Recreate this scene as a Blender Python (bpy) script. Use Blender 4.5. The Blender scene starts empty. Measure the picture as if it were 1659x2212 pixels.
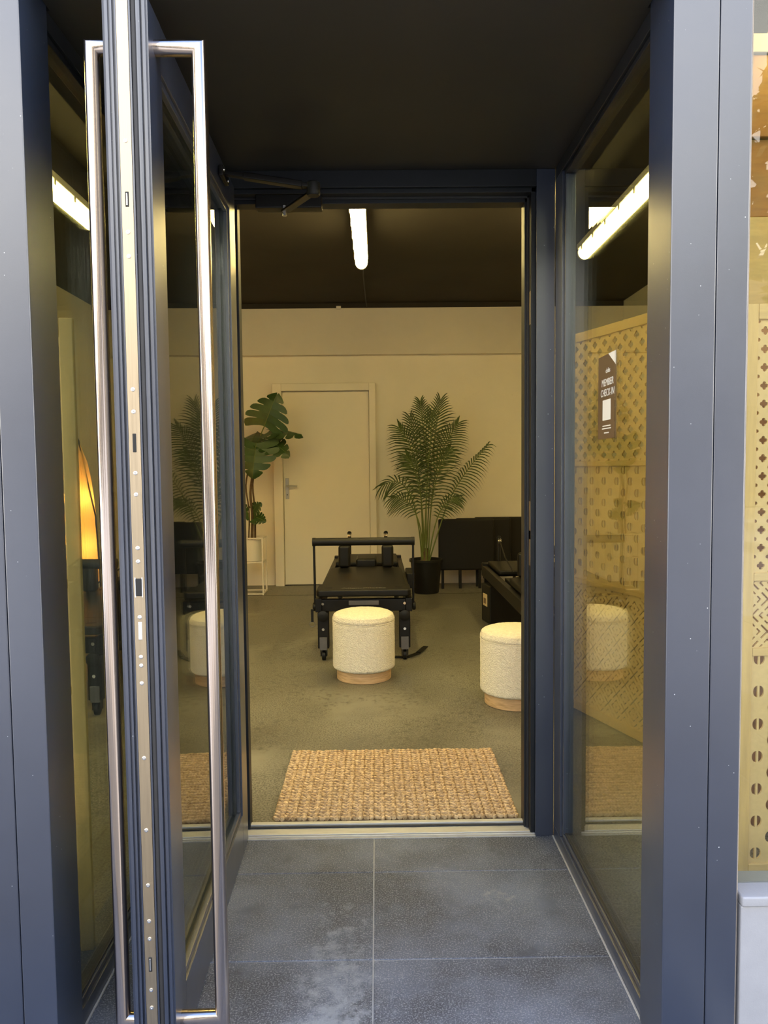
import bpy, bmesh, math, random
from mathutils import Vector, Matrix
from mathutils.geometry import delaunay_2d_cdt
random.seed(7)
C = bpy.context.scene.collection
sc = bpy.context.scene
R = math.radians
PI = math.pi

# ------------------------------------------------------------------ camera
cam_d = bpy.data.cameras.new('camera')
cam = bpy.data.objects.new('camera', cam_d)
C.objects.link(cam)
sc.camera = cam
cam_d.sensor_fit = 'HORIZONTAL'
cam_d.sensor_width = 36.0
cam_d.lens = 1600.0 / 1659.0 * 36.0
cam_d.clip_start = 0.02
cam.matrix_world = (Matrix.Translation((0, 0, 1.28)) @ Matrix.Rotation(R(-0.5), 4, 'Z')
                    @ Matrix.Rotation(R(90 - 3.43), 4, 'X') @ Matrix.Rotation(R(-0.6), 4, 'Z'))

# ------------------------------------------------------------------ sky, sun, exposure
SKY = 7.6
SUN = 9.0
TUBE = 54.0
TUBE_COL = (1.0, 0.76, 0.27)
w = bpy.data.worlds.new('sky')
sc.world = w
w.use_nodes = True
nt = w.node_tree
nt.nodes.clear()
tc = nt.nodes.new('ShaderNodeTexCoord')
sp = nt.nodes.new('ShaderNodeSeparateXYZ')
cr = nt.nodes.new('ShaderNodeValToRGB')
bg = nt.nodes.new('ShaderNodeBackground')
wo = nt.nodes.new('ShaderNodeOutputWorld')
nt.links.new(tc.outputs['Generated'], sp.inputs[0])
nt.links.new(sp.outputs['Z'], cr.inputs[0])
nt.links.new(cr.outputs[0], bg.inputs[0])
nt.links.new(bg.outputs[0], wo.inputs[0])
e = cr.color_ramp.elements
e[0].position = 0.0
e[0].color = (1.0, 0.94, 0.84, 1)
e[1].position = 0.85
e[1].color = (0.10, 0.17, 0.36, 1)
x_ = e.new(0.40)
x_.color = (0.76, 0.74, 0.69, 1)
bg.inputs[1].default_value = SKY

sd = bpy.data.lights.new('sun', 'SUN')
sd.energy = SUN
sd.angle = R(0.6)
sd.color = (1.0, 0.93, 0.82)
so = bpy.data.objects.new('sun', sd)
C.objects.link(so)
so.rotation_euler = (R(-28), R(6), 0)          # comes from behind the building, high

sc.view_settings.view_transform = 'Standard'
sc.view_settings.look = 'None'
sc.view_settings.gamma = 1.0
sc.view_settings.use_curve_mapping = False
sc.view_settings.exposure = 0.0
cy = sc.cycles
cy.use_denoising = True
cy.max_bounces = 10
cy.diffuse_bounces = 5
cy.glossy_bounces = 6
cy.transparent_max_bounces = 32
cy.sample_clamp_indirect = 8.0
cy.caustics_reflective = False
cy.caustics_refractive = False


# ------------------------------------------------------------------ materials
def S(r, g, b):
    f = lambda c: (c / 255 / 12.92) if c / 255 <= 0.04045 else ((c / 255 + 0.055) / 1.055) ** 2.4
    return (f(r), f(g), f(b))


def mat(name, col, rough=0.5, metal=0.0, var=0.08, scale=6.0, bump=0.0, bscale=200.0, spec=0.5,
        stretch=None, col2=None, coat=0.0, rvar=0.0, ramp=(0.3, 0.7), bdist=0.003):
    m = bpy.data.materials.new(name)
    m.use_nodes = True
    n = m.node_tree
    b = n.nodes['Principled BSDF']
    t = n.nodes.new('ShaderNodeTexCoord')
    mp = n.nodes.new('ShaderNodeMapping')
    n.links.new(t.outputs['Object'], mp.inputs[0])
    if stretch:
        mp.inputs['Scale'].default_value = stretch
    no = n.nodes.new('ShaderNodeTexNoise')
    no.inputs['Scale'].default_value = scale
    no.inputs['Detail'].default_value = 6
    no.inputs['Roughness'].default_value = 0.62
    n.links.new(mp.outputs[0], no.inputs['Vector'])
    r = n.nodes.new('ShaderNodeValToRGB')
    n.links.new(no.outputs['Fac'], r.inputs[0])
    a = r.color_ramp.elements
    a[0].position, a[1].position = ramp
    c2 = col2 if col2 else tuple(min(1, c * (1 + var)) for c in col)
    a[0].color = (*[c * (1 - var) for c in col], 1)
    a[1].color = (*c2, 1)
    n.links.new(r.outputs[0], b.inputs['Base Color'])
    b.inputs['Roughness'].default_value = rough
    b.inputs['Metallic'].default_value = metal
    b.inputs['Specular IOR Level'].default_value = spec
    b.inputs['Coat Weight'].default_value = coat
    b.inputs['Coat Roughness'].default_value = rough
    if rvar:
        mr = n.nodes.new('ShaderNodeMapRange')
        n.links.new(no.outputs['Fac'], mr.inputs[0])
        mr.inputs[1].default_value, mr.inputs[2].default_value = 0.3, 0.7
        mr.inputs[3].default_value, mr.inputs[4].default_value = rough - rvar, rough + rvar
        n.links.new(mr.outputs[0], b.inputs['Roughness'])
    if bump:
        nb = n.nodes.new('ShaderNodeTexNoise')
        nb.inputs['Scale'].default_value = bscale
        nb.inputs['Detail'].default_value = 3
        n.links.new(mp.outputs[0], nb.inputs['Vector'])
        bp = n.nodes.new('ShaderNodeBump')
        bp.inputs['Strength'].default_value = bump
        bp.inputs['Distance'].default_value = bdist
        n.links.new(nb.outputs['Fac'], bp.inputs['Height'])
        n.links.new(bp.outputs[0], b.inputs['Normal'])
    return m


def mix_specks(m, col, scale, thresh, mask_scale=3.0, mask=0.5, noise=False):
    """small chips, specks or scuffs of another colour over a material"""
    n = m.node_tree
    b = n.nodes['Principled BSDF']
    t = [x for x in n.nodes if x.type == 'TEX_COORD'][0]
    old = b.inputs['Base Color'].links[0].from_socket
    if noise:
        v = n.nodes.new('ShaderNodeTexNoise')
        v.inputs['Scale'].default_value = scale
        v.inputs['Detail'].default_value = 8
        v.inputs['Roughness'].default_value = 0.7
        out = v.outputs['Fac']
        op = 'GREATER_THAN'
    else:
        v = n.nodes.new('ShaderNodeTexVoronoi')
        v.inputs['Scale'].default_value = scale
        out = v.outputs['Distance']
        op = 'LESS_THAN'
    n.links.new(t.outputs['Object'], v.inputs['Vector'])
    l = n.nodes.new('ShaderNodeMapRange')
    n.links.new(out, l.inputs[0])
    if op == 'LESS_THAN':
        l.inputs[1].default_value, l.inputs[2].default_value = thresh, thresh * 0.7
    else:
        l.inputs[1].default_value, l.inputs[2].default_value = thresh, thresh + 0.12
    k = n.nodes.new('ShaderNodeTexNoise')
    k.inputs['Scale'].default_value = mask_scale
    k.inputs['Detail'].default_value = 4
    n.links.new(t.outputs['Object'], k.inputs['Vector'])
    q = n.nodes.new('ShaderNodeMapRange')
    n.links.new(k.outputs['Fac'], q.inputs[0])
    q.inputs[1].default_value, q.inputs[2].default_value = mask, mask + 0.1
    mu = n.nodes.new('ShaderNodeMath')
    mu.operation = 'MULTIPLY'
    n.links.new(l.outputs[0], mu.inputs[0])
    n.links.new(q.outputs[0], mu.inputs[1])
    mx = n.nodes.new('ShaderNodeMix')
    mx.data_type = 'RGBA'
    n.links.new(mu.outputs[0], mx.inputs[0])
    n.links.new(old, mx.inputs[6])
    mx.inputs[7].default_value = (*col, 1)
    n.links.new(mx.outputs[2], b.inputs['Base Color'])
    return m


def glass_mat(name, tint=(0.93, 0.945, 0.90)):
    m = bpy.data.materials.new(name)
    m.use_nodes = True
    n = m.node_tree
    n.nodes.clear()
    o = n.nodes.new('ShaderNodeOutputMaterial')
    g = n.nodes.new('ShaderNodeNewGeometry')
    mr = n.nodes.new('ShaderNodeMapRange')
    mr.inputs[3].default_value, mr.inputs[4].default_value = 1.52, 1 / 1.52
    n.links.new(g.outputs['Backfacing'], mr.inputs[0])
    f = n.nodes.new('ShaderNodeFresnel')
    n.links.new(mr.outputs[0], f.inputs['IOR'])
    t = n.nodes.new('ShaderNodeBsdfTransparent')
    t.inputs[0].default_value = (*tint, 1)
    s = n.nodes.new('ShaderNodeBsdfGlossy')
    s.inputs['Roughness'].default_value = 0.0
    x = n.nodes.new('ShaderNodeMixShader')
    n.links.new(f.outputs[0], x.inputs[0])
    n.links.new(t.outputs[0], x.inputs[1])
    n.links.new(s.outputs[0], x.inputs[2])
    n.links.new(x.outputs[0], o.inputs[0])
    return m


def emit_mat(name, col, strength):
    m = bpy.data.materials.new(name)
    m.use_nodes = True
    n = m.node_tree
    n.nodes.clear()
    o = n.nodes.new('ShaderNodeOutputMaterial')
    em = n.nodes.new('ShaderNodeEmission')
    em.inputs[0].default_value = (*col, 1)
    em.inputs[1].default_value = strength
    n.links.new(em.outputs[0], o.inputs[0])
    return m


M = {}
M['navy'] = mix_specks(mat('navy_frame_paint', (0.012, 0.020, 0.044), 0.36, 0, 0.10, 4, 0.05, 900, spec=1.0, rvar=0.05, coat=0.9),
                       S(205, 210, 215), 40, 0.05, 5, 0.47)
M['navy_shaded'] = mat('shaded_frame_paint', (0.012, 0.014, 0.018), 0.45, 0, 0.15, 5, spec=0.35, rvar=0.06)  # frame navy darkened: the recess's shade is put into the colour
M['black_ceiling'] = mat('black_ceiling_paint', (0.020, 0.019, 0.017), 0.55, 0, 0.15, 3, 0.04, 60, spec=0.5)
M['studio_ceiling'] = mat('studio_ceiling_paint', (0.028, 0.024, 0.020), 0.75, 0, 0.15, 2, spec=0.2)
M['rubber'] = mat('rubber_gasket', (0.020, 0.020, 0.022), 0.6, 0, 0.2, 20)
M['steel'] = mat('polished_steel', (0.54, 0.46, 0.40), 0.17, 1.0, 0.04, 3, stretch=(60, 60, 0.6), rvar=0.04)
M['plate_steel'] = mat('brushed_plate', (0.45, 0.37, 0.26), 0.40, 1.0, 0.06, 8, stretch=(50, 50, 1), rvar=0.05)
M['screw'] = mat('screw_steel', (0.75, 0.75, 0.74), 0.25, 1.0, 0.05, 50)
M['alu'] = mat('threshold_aluminium', (0.55, 0.55, 0.55), 0.55, 0.55, 0.15, 14, stretch=(1, 12, 12), rvar=0.1)
M['hole'] = mat('dark_recess', (0.01, 0.01, 0.01), 0.7, 0, 0.1)
M['wall'] = mix_specks(mat('cream_wall_paint', (0.80, 0.755, 0.66), 0.75, 0, 0.025, 3, 0.06, 120, spec=0.2),
                       (0.62, 0.57, 0.48), 5, 0.62, 1.5, 0.5, True)
M['wall_shaded'] = mat('shaded_wall_paint', (0.66, 0.62, 0.55), 0.8, 0, 0.03, 3, spec=0.2)  # wall cream made darker: weaker light on the top band is painted in
M['door_white'] = mat('interior_door_paint', (0.80, 0.75, 0.65), 0.5, 0, 0.02, 2, spec=0.35)
M['concrete'] = mix_specks(mix_specks(mat('polished_concrete', (0.215, 0.205, 0.168), 0.42, 0, 0.34, 1.3, 0.06, 160, rvar=0.08),
                           (0.065, 0.06, 0.046), 130, 0.46, 1.4, 0.36, True), (0.085, 0.08, 0.065), 26, 0.51, 2.3, 0.43, True)
M['tile'] = mix_specks(mix_specks(mat('dark_stone_tile', (0.068, 0.083, 0.122), 0.50, 0, 0.38, 2.6, 0.45, 420, rvar=0.10, col2=(0.128, 0.150, 0.205), ramp=(0.40, 0.62)),
                       (0.26, 0.28, 0.325), 230, 0.50, 7, 0.30, True), (0.30, 0.31, 0.325), 7, 0.56, 2.6, 0.56, True)
n_ = M['tile'].node_tree                      # pale lime stain trodden along the joint
b_ = n_.nodes['Principled BSDF']
old_ = b_.inputs['Base Color'].links[0].from_socket
tcn = [x for x in n_.nodes if x.type == 'TEX_COORD'][0]
mpn = n_.nodes.new('ShaderNodeMapping')
mpn.inputs['Location'].default_value = (0.115 * 9, -1.60 * 2.2, 0)
mpn.inputs['Scale'].default_value = (9, 2.2, 1)
n_.links.new(tcn.outputs['Object'], mpn.inputs[0])
ln = n_.nodes.new('ShaderNodeVectorMath')
ln.operation = 'LENGTH'
n_.links.new(mpn.outputs[0], ln.inputs[0])
nz = n_.nodes.new('ShaderNodeTexNoise')
nz.inputs['Scale'].default_value = 26
nz.inputs['Detail'].default_value = 8
nz.inputs['Roughness'].default_value = 0.7
n_.links.new(tcn.outputs['Object'], nz.inputs['Vector'])
sb_ = n_.nodes.new('ShaderNodeMath')
sb_.operation = 'MULTIPLY_ADD'
n_.links.new(ln.outputs['Value'], sb_.inputs[0])
sb_.inputs[1].default_value = -0.22
n_.links.new(nz.outputs['Fac'], sb_.inputs[2])
mr_ = n_.nodes.new('ShaderNodeMapRange')
n_.links.new(sb_.outputs[0], mr_.inputs[0])
mr_.inputs[1].default_value, mr_.inputs[2].default_value = 0.30, 0.50
mr_.inputs[3].default_value, mr_.inputs[4].default_value = 0.0, 0.75
mxn = n_.nodes.new('ShaderNodeMix')
mxn.data_type = 'RGBA'
n_.links.new(mr_.outputs[0], mxn.inputs[0])
n_.links.new(old_, mxn.inputs[6])
mxn.inputs[7].default_value = (0.26, 0.29, 0.34, 1)
n_.links.new(mxn.outputs[2], b_.inputs['Base Color'])
M['grout'] = mat('pale_grout', (0.36, 0.36, 0.36), 0.9, 0, 0.15, 30)
M['paving'] = mat('beige_paving', (0.27, 0.245, 0.21), 0.85, 0, 0.12, 5, 0.2, 150)
M['plinth'] = mat('pale_plinth_stone', (0.30, 0.31, 0.34), 0.6, 0, 0.06, 12, 0.1, 300)
M['sealant'] = mat('cream_sealant', (0.30, 0.26, 0.22), 0.8, 0, 0.1, 40, 0.5, 90)
M['glass'] = glass_mat('window_glass')
M['acrylic'] = glass_mat('clear_acrylic', (0.96, 0.96, 0.96))
M['pine'] = mat('pale_pine', (0.62, 0.43, 0.18), 0.55, 0, 0.10, 5, stretch=(14, 14, 1.2))
M['pine_h'] = mat('pale_pine_across', (0.63, 0.44, 0.19), 0.55, 0, 0.10, 5, stretch=(1.2, 14, 14))
M['ply'] = mat('fretwork_plywood', (0.66, 0.48, 0.23), 0.6, 0, 0.06, 7, stretch=(8, 8, 1.5))
M['ply_edge'] = mat('orange_board', (0.36, 0.165, 0.04), 0.5, 0, 0.16, 4, stretch=(1.5, 12, 12))
M['ply_pale'] = mat('pale_board', (0.58, 0.40, 0.15), 0.5, 0, 0.12, 4, stretch=(1.5, 12, 12))
M['oak'] = mat('oak_base', (0.60, 0.38, 0.19), 0.45, 0, 0.20, 5, stretch=(3, 3, 22), col2=(0.74, 0.52, 0.29))
M['boucle'] = mat('cream_boucle', (0.90, 0.85, 0.72), 0.95, 0, 0.08, 60, 1.0, 150, spec=0.1, bdist=0.010)
M['jute'] = mat('jute_fibre', (0.42, 0.26, 0.12), 0.85, 0, 0.35, 60, 0.7, 300, spec=0.2, col2=(0.86, 0.66, 0.40))
M['jute_dark'] = mat('jute_backing', (0.20, 0.13, 0.07), 0.9, 0, 0.2, 40)
M['black_vinyl'] = mat('black_vinyl', (0.005, 0.0047, 0.0043), 0.46, 0, 0.12, 8, 0.12, 500, spec=0.32)
M['black_metal'] = mat('black_powder_coat', (0.0045, 0.0042, 0.0040), 0.40, 0, 0.15, 20, spec=0.35)
M['black_plastic'] = mat('black_plastic', (0.006, 0.006, 0.006), 0.5, 0, 0.15, 20, spec=0.3)
M['grey_metal'] = mat('grey_bracket', (0.16, 0.16, 0.17), 0.4, 0.6, 0.1, 20)
M['logo_grey'] = mat('grey_print', (0.15, 0.14, 0.13), 0.5, 0, 0.02)
M['white_print'] = mat('white_print', (0.80, 0.80, 0.78), 0.6, 0, 0.02)
M['brown_print'] = mat('brown_print', (0.125, 0.075, 0.040), 0.35, 0, 0.03)
M['white_pot'] = mat('white_pot', (0.70, 0.67, 0.60), 0.5, 0, 0.03)
M['white_metal'] = mat('white_metal_stand', (0.72, 0.68, 0.60), 0.45, 0, 0.03)
M['bark'] = mat('brown_bark', (0.11, 0.07, 0.035), 0.85, 0, 0.3, 30, 0.8, 80)
M['stem'] = mat('green_stem', (0.115, 0.15, 0.035), 0.5, 0, 0.2, 12)
M['leaf'] = mat('glossy_leaf', (0.035, 0.075, 0.018), 0.4, 0, 0.25, 12, spec=0.5)
M['palm'] = mat('palm_leaf', (0.036, 0.066, 0.014), 0.45, 0, 0.35, 9, col2=(0.075, 0.115, 0.024))
M['soil'] = mat('dark_soil', (0.03, 0.022, 0.015), 0.95, 0, 0.3, 60, 0.8, 100)
M['chrome'] = mat('chrome', (0.8, 0.8, 0.8), 0.12, 1.0, 0.02)
M['handle_metal'] = mat('dull_handle_metal', (0.42, 0.40, 0.36), 0.42, 0.8, 0.03)
M['wood_hole'] = mat('birch_handle_lining', (0.70, 0.55, 0.33), 0.5, 0, 0.1, 10)
M['cable'] = mat('dark_cable', (0.02, 0.02, 0.02), 0.6, 0, 0.1)
M['tube'] = emit_mat('lit_tube', TUBE_COL, TUBE)
M['tube_body'] = mat('grey_fitting', (0.45, 0.44, 0.42), 0.5, 0, 0.05)
M['shade'] = mat('pleated_shade_fabric', (0.85, 0.66, 0.36), 0.9, 0, 0.04, 20)
n_ = M['shade'].node_tree
tl = n_.nodes.new('ShaderNodeBsdfTranslucent')
tl.inputs[0].default_value = (0.90, 0.68, 0.34, 1)
mx_ = n_.nodes.new('ShaderNodeMixShader')
mx_.inputs[0].default_value = 0.6
n_.links.new(n_.nodes['Principled BSDF'].outputs[0], mx_.inputs[1])
n_.links.new(tl.outputs[0], mx_.inputs[2])
n_.links.new(mx_.outputs[0], n_.nodes['Material Output'].inputs[0])
M['facade'] = mat('pale_render', (0.17, 0.155, 0.135), 0.9, 0, 0.08, 1)
M['dark_glass'] = mat('dark_window', (0.03, 0.035, 0.045), 0.1, 0, 0.1)
M['tree_leaf'] = mat('tree_foliage', (0.08, 0.14, 0.04), 0.7, 0, 0.4, 3)


# ------------------------------------------------------------------ mesh helpers
class MB:
    def __init__(s):
        s.v, s.f, s.mi = [], [], []

    def add(s, vs, fs, mi=0):
        o = len(s.v)
        s.v += [tuple(p) for p in vs]
        s.f += [tuple(i + o for i in f) for f in fs]
        s.mi += [mi] * len(fs)
        return s

    def box(s, a, b, mi=0, T=None):
        x0, y0, z0 = a
        x1, y1, z1 = b
        vs = [(x0, y0, z0), (x1, y0, z0), (x1, y1, z0), (x0, y1, z0), (x0, y0, z1), (x1, y0, z1), (x1, y1, z1), (x0, y1, z1)]
        if T:
            vs = [T @ Vector(p) for p in vs]
        return s.add(vs, [(0, 3, 2, 1), (4, 5, 6, 7), (0, 1, 5, 4), (1, 2, 6, 5), (2, 3, 7, 6), (3, 0, 4, 7)], mi)

    def bar(s, p, q, wd, ht, mi=0, up=(0, 0, 1)):
        p, q = Vector(p), Vector(q)
        d = (q - p)
        L = d.length
        d.normalize()
        u = Vector(up)
        sd_ = d.cross(u)
        if sd_.length < 1e-4:
            sd_ = d.cross(Vector((1, 0, 0)))
        sd_.normalize()
        u = sd_.cross(d)
        T = Matrix((( sd_.x, d.x, u.x, p.x), (sd_.y, d.y, u.y, p.y), (sd_.z, d.z, u.z, p.z), (0, 0, 0, 1)))
        return s.box((-wd / 2, 0, -ht / 2), (wd / 2, L, ht / 2), mi, T)

    def tube(s, pts, r, n=10, mi=0, caps=True, sq=1.0, miter=False):
        pts = [Vector(p) for p in pts]
        m = len(pts)
        rs = r if isinstance(r, (list, tuple)) else [r] * m
        vs, fs = [], []
        prev = None
        for i, p in enumerate(pts):
            d = (pts[min(i + 1, m - 1)] - pts[max(i - 1, 0)]).normalized()
            if miter and 0 < i < m - 1:
                d = ((pts[i] - pts[i - 1]).normalized() + (pts[i + 1] - pts[i]).normalized()).normalized()
            if prev is None:
                a = Vector((0, 0, 1)) if abs(d.z) < 0.9 else Vector((1, 0, 0))
                u = d.cross(a).normalized()
            else:
                u = (prev - d * prev.dot(d)).normalized()
            prev = u
            v = d.cross(u)
            k = 1.0
            if 0 < i < m - 1:
                d1 = (pts[i] - pts[i - 1]).normalized()
                d2 = (pts[i + 1] - pts[i]).normalized()
                k = 1.0
            for j in range(n):
                t = 2 * PI * j / n
                off = (u * math.cos(t) + v * math.sin(t) * sq) * rs[i]
                if miter and 0 < i < m - 1:
                    bd = d1 - d2
                    if bd.length > 1e-3:
                        bd.normalize()
                        off += bd * off.dot(bd) * (1 / max(.3, d.dot(d1)) - 1)
                vs.append(p + off)
        for i in range(m - 1):
            for j in range(n):
                a, b = i * n + j, i * n + (j + 1) % n
                fs.append((a, b, b + n, a + n))
        if caps:
            fs.append(tuple(reversed(range(n))))
            fs.append(tuple(range((m - 1) * n, m * n)))
        return s.add(vs, fs, mi)

    def lathe(s, prof, n=32, c=(0, 0, 0), mi=0, axis='z', jit=0.0):
        vs, fs = [], []
        for (r, z) in prof:
            for j in range(n):
                t = 2 * PI * j / n
                rr = r + (random.uniform(-jit, jit) if r > 0.001 else 0)
                p = (rr * math.cos(t), rr * math.sin(t), z + (random.uniform(-jit, jit) if jit else 0))
                if axis == 'x':
                    p = (p[2], p[0], p[1])
                elif axis == 'y':
                    p = (p[1], p[2], p[0])
                vs.append((p[0] + c[0], p[1] + c[1], p[2] + c[2]))
        m = len(prof)
        for i in range(m - 1):
            for j in range(n):
                a, b = i * n + j, i * n + (j + 1) % n
                fs.append((a, b, b + n, a + n))
        fs.append(tuple(reversed(range(n))))
        fs.append(tuple(range((m - 1) * n, m * n)))
        return s.add(vs, fs, mi)

    def prism(s, poly, z0, z1, mi=0, T=None):
        n = len(poly)
        vs = [(x, y, z0) for x, y in poly] + [(x, y, z1) for x, y in poly]
        if T:
            vs = [T @ Vector(p) for p in vs]
        fs = [tuple(reversed(range(n))), tuple(range(n, 2 * n))]
        fs += [(i, (i + 1) % n, (i + 1) % n + n, i + n) for i in range(n)]
        return s.add(vs, fs, mi)


def obj(name, mb, mats, parent=None, smooth=False, bevel=0.0, seg=2, kind=None, label=None):
    me = bpy.data.meshes.new(name)
    me.from_pydata(mb.v, [], mb.f)
    ms = mats if isinstance(mats, (list, tuple)) else [mats]
    for m in ms:
        me.materials.append(M[m])
    if len(ms) > 1:
        me.polygons.foreach_set('material_index', mb.mi)
    me.update()
    bm = bmesh.new()
    bm.from_mesh(me)
    bmesh.ops.recalc_face_normals(bm, faces=bm.faces)
    bm.to_mesh(me)
    bm.free()
    o = bpy.data.objects.new(name, me)
    C.objects.link(o)
    if parent:
        o.parent = parent
    if smooth:
        me.polygons.foreach_set('use_smooth', [True] * len(me.polygons))
        me.set_sharp_from_angle(angle=R(40))
    if bevel:
        b = o.modifiers.new('bevel', 'BEVEL')
        b.width = bevel
        b.segments = seg
        b.limit_method = 'ANGLE'
        b.angle_limit = R(40)
        me.polygons.foreach_set('use_smooth', [True] * len(me.polygons))
        me.set_sharp_from_angle(angle=R(50)) if seg < 2 else None
        wn = o.modifiers.new('wn', 'WEIGHTED_NORMAL')
        wn.keep_sharp = True
    if kind:
        o['kind'] = kind
    if label:
        o['label'] = label
    return o


def tag(o, label, cat=None, group=None, kind=None):
    o['label'] = label
    if cat:
        o['category'] = cat
    if group:
        o['group'] = group
    if kind:
        o['kind'] = kind
    return o


def empty(name, loc, label, cat, rz=0, group=None, kind=None):
    o = bpy.data.objects.new(name, None)
    C.objects.link(o)
    o.empty_display_size = 0.1
    o.location = loc
    o.rotation_euler = (0, 0, rz)
    return tag(o, label, cat, group, kind)


def kids(o):
    return [c for c in bpy.data.objects if c.parent == o]


def copy_tree(o, parent=None):
    c = o.copy()
    C.objects.link(c)
    if parent:
        c.parent = parent
    for ch in kids(o):
        copy_tree(ch, c)
    return c


def box(a, b):
    return MB().box(a, b)


def curve_mesh(name, cu):
    tmp = bpy.data.objects.new('tmp_curve', cu)
    C.objects.link(tmp)
    dg = bpy.context.evaluated_depsgraph_get()
    me = bpy.data.meshes.new_from_object(tmp.evaluated_get(dg))
    me.name = name
    bpy.data.objects.remove(tmp)
    bpy.data.curves.remove(cu)
    o = bpy.data.objects.new(name, me)
    C.objects.link(o)
    return o


def fret(name, outer, holes, thick, matname, parent, T):
    """a flat board with real cut-outs, triangulated and given thickness"""
    vs, fin, ed = [], [], []
    for poly in [outer] + holes:
        o_ = len(vs)
        vs += [Vector(p) for p in poly]
        ar = sum(poly[i - 1][0] * poly[i][1] - poly[i][0] * poly[i - 1][1] for i in range(len(poly)))
        ix = list(range(o_, o_ + len(poly)))
        fin.append(ix if ar > 0 else ix[::-1])
    V, E_, F_, ov, oe, of_ = delaunay_2d_cdt(vs, ed, fin, 1, 1e-6)
    tri = [f for f, src in zip(F_, of_) if list(src) == [0]]
    h = thick / 2
    n = len(V)
    mb = MB()
    fs = [tuple(f) for f in tri] + [tuple(i + n for i in reversed(f)) for f in tri]
    cnt = {}
    for f in tri:
        for i in range(len(f)):
            cnt[(f[i - 1], f[i])] = 1
    fs += [(b_, a_, a_ + n, b_ + n) for (a_, b_) in cnt if (b_, a_) not in cnt]
    mb.add([(p.x, p.y, h) for p in V] + [(p.x, p.y, -h) for p in V], fs)
    o = obj(name, mb, matname, parent)
    o.matrix_local = T
    return o


def text(name, body, size, matname, parent, T, align='CENTER', ext=0.0002, sx=1.0, shear=0.0):
    cu = bpy.data.curves.new(name, 'FONT')
    cu.body = body
    cu.size = size
    cu.align_x = align
    cu.align_y = 'CENTER'
    cu.extrude = ext
    cu.shear = shear
    cu.materials.append(M[matname])
    o = curve_mesh(name, cu)
    o.parent = parent
    o.matrix_local = T @ Matrix.Diagonal((sx, 1, 1, 1))
    return o


# ================================================================== THE SETTING
XL, XR, YB, ZC = -3.01, 2.65, 8.1, 3.03
YF = 1.56
o = obj('floor', MB().prism([(XL - .1, YF), (-0.69, YF), (-0.69, 2.52), (0.597, 2.52), (0.597, YF), (XR + .1, YF), (XR + .1, YB + .1), (XL - .1, YB + .1)], -0.06, 0.0), 'concrete', kind='structure')
tag(o, 'mottled polished concrete floor of the studio inside', 'floor')
j = obj('floor_joint', box((XL, 7.44, 0.0), (XR, 7.452, 0.0008)), 'hole', o)
o = obj('wall_back', box((XL - .1, YB, 0), (XR + .1, YB + .15, ZC)), 'wall', kind='structure')
tag(o, 'cream painted back wall behind the plants', 'wall')
o = obj('trim_1', box((XL, YB - 0.09, 2.49), (XR, YB, ZC - 0.03)), 'wall_shaded', kind='structure', bevel=0.004)
tag(o, 'cream boxed band along the top of the back wall', 'trim')
mb = box((XL, YB - 0.10, ZC - 0.05), (XR, YB - 0.0, ZC + 0.02))
o = obj('trim_2', mb, 'studio_ceiling', kind='structure')
tag(o, 'black strip where the back wall meets the ceiling', 'trim')
o = obj('wall_left', box((XL - .12, YF, 0), (XL, YB, ZC)), 'wall', kind='structure')
tag(o, 'cream side wall at the left of the studio', 'wall')
o = obj('wall_right', box((XR, YF, 0), (XR + .12, YB, ZC)), 'wall', kind='structure')
tag(o, 'cream side wall at the right of the studio', 'wall')
o = obj('ceiling', box((XL - .12, YF - 0.08, ZC), (XR + .12, YB + .15, ZC + 0.27)), 'studio_ceiling', kind='structure')
tag(o, 'matt black studio ceiling carrying the lit tubes', 'ceiling')
mb = MB()
mb.box((XL - .12, 1.5, 2.72), (XR + .12, YF, 4.6))
o = obj('wall_front', mb, 'navy', kind='structure')
tag(o, 'dark fascia above the shop windows', 'wall')
mb = MB()
mb.box((-0.85, YF, 2.30), (0.75, 2.62, ZC))
o = obj('wall_porch', mb, 'studio_ceiling', kind='structure')
tag(o, 'dark boxing above the entrance recess', 'wall')
o = obj('trim_5', box((-0.684, 1.502, 2.25), (0.589, 1.56, 2.72)), 'navy', kind='structure')
tag(o, 'navy lintel panel above the front of the entrance recess', 'trim')
# the recess: black soffit, tiles
o = obj('ceiling.001', box((-0.75, 1.64, 2.255), (0.66, 2.6, 2.30)).box((-0.684, 1.51, 2.255), (0.589, 1.64, 2.30)), 'black_ceiling', kind='structure')
tag(o, 'black satin soffit over the entrance recess', 'ceiling')
fl = obj('floor.001', box((-0.86, 0.98, -0.05), (0.748, 2.518, -0.0025)).box((-5.7, 0.98, -0.05), (5.65, 1.50, -0.0025)), 'grout', kind='structure')
tag(fl, 'dark stone tiled floor of the entrance recess', 'floor')
ye = [2.50, 2.276, 1.857, 1.438, 1.02]
xe = [-0.824, -0.024, 0.75]
g = 0.002
for i in range(4):
    for k in range(2):
        obj('tile', box((xe[k] + g, ye[i + 1] + g, -0.03), (xe[k + 1] - g, ye[i] - g, random.uniform(-0.0003, 0.0003))),
            'tile', fl, bevel=0.0012, seg=1)
for k in range(-6, 7):
    if k not in (-1, 0):
        x0 = -0.024 + k * 0.80
        obj('tile', box((x0 + g + (.05 if k == 1 else 0), 1.022, -0.03), (x0 + .80 - g, 1.436, 0.0)), 'tile', fl, bevel=0.0012, seg=1)
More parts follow.
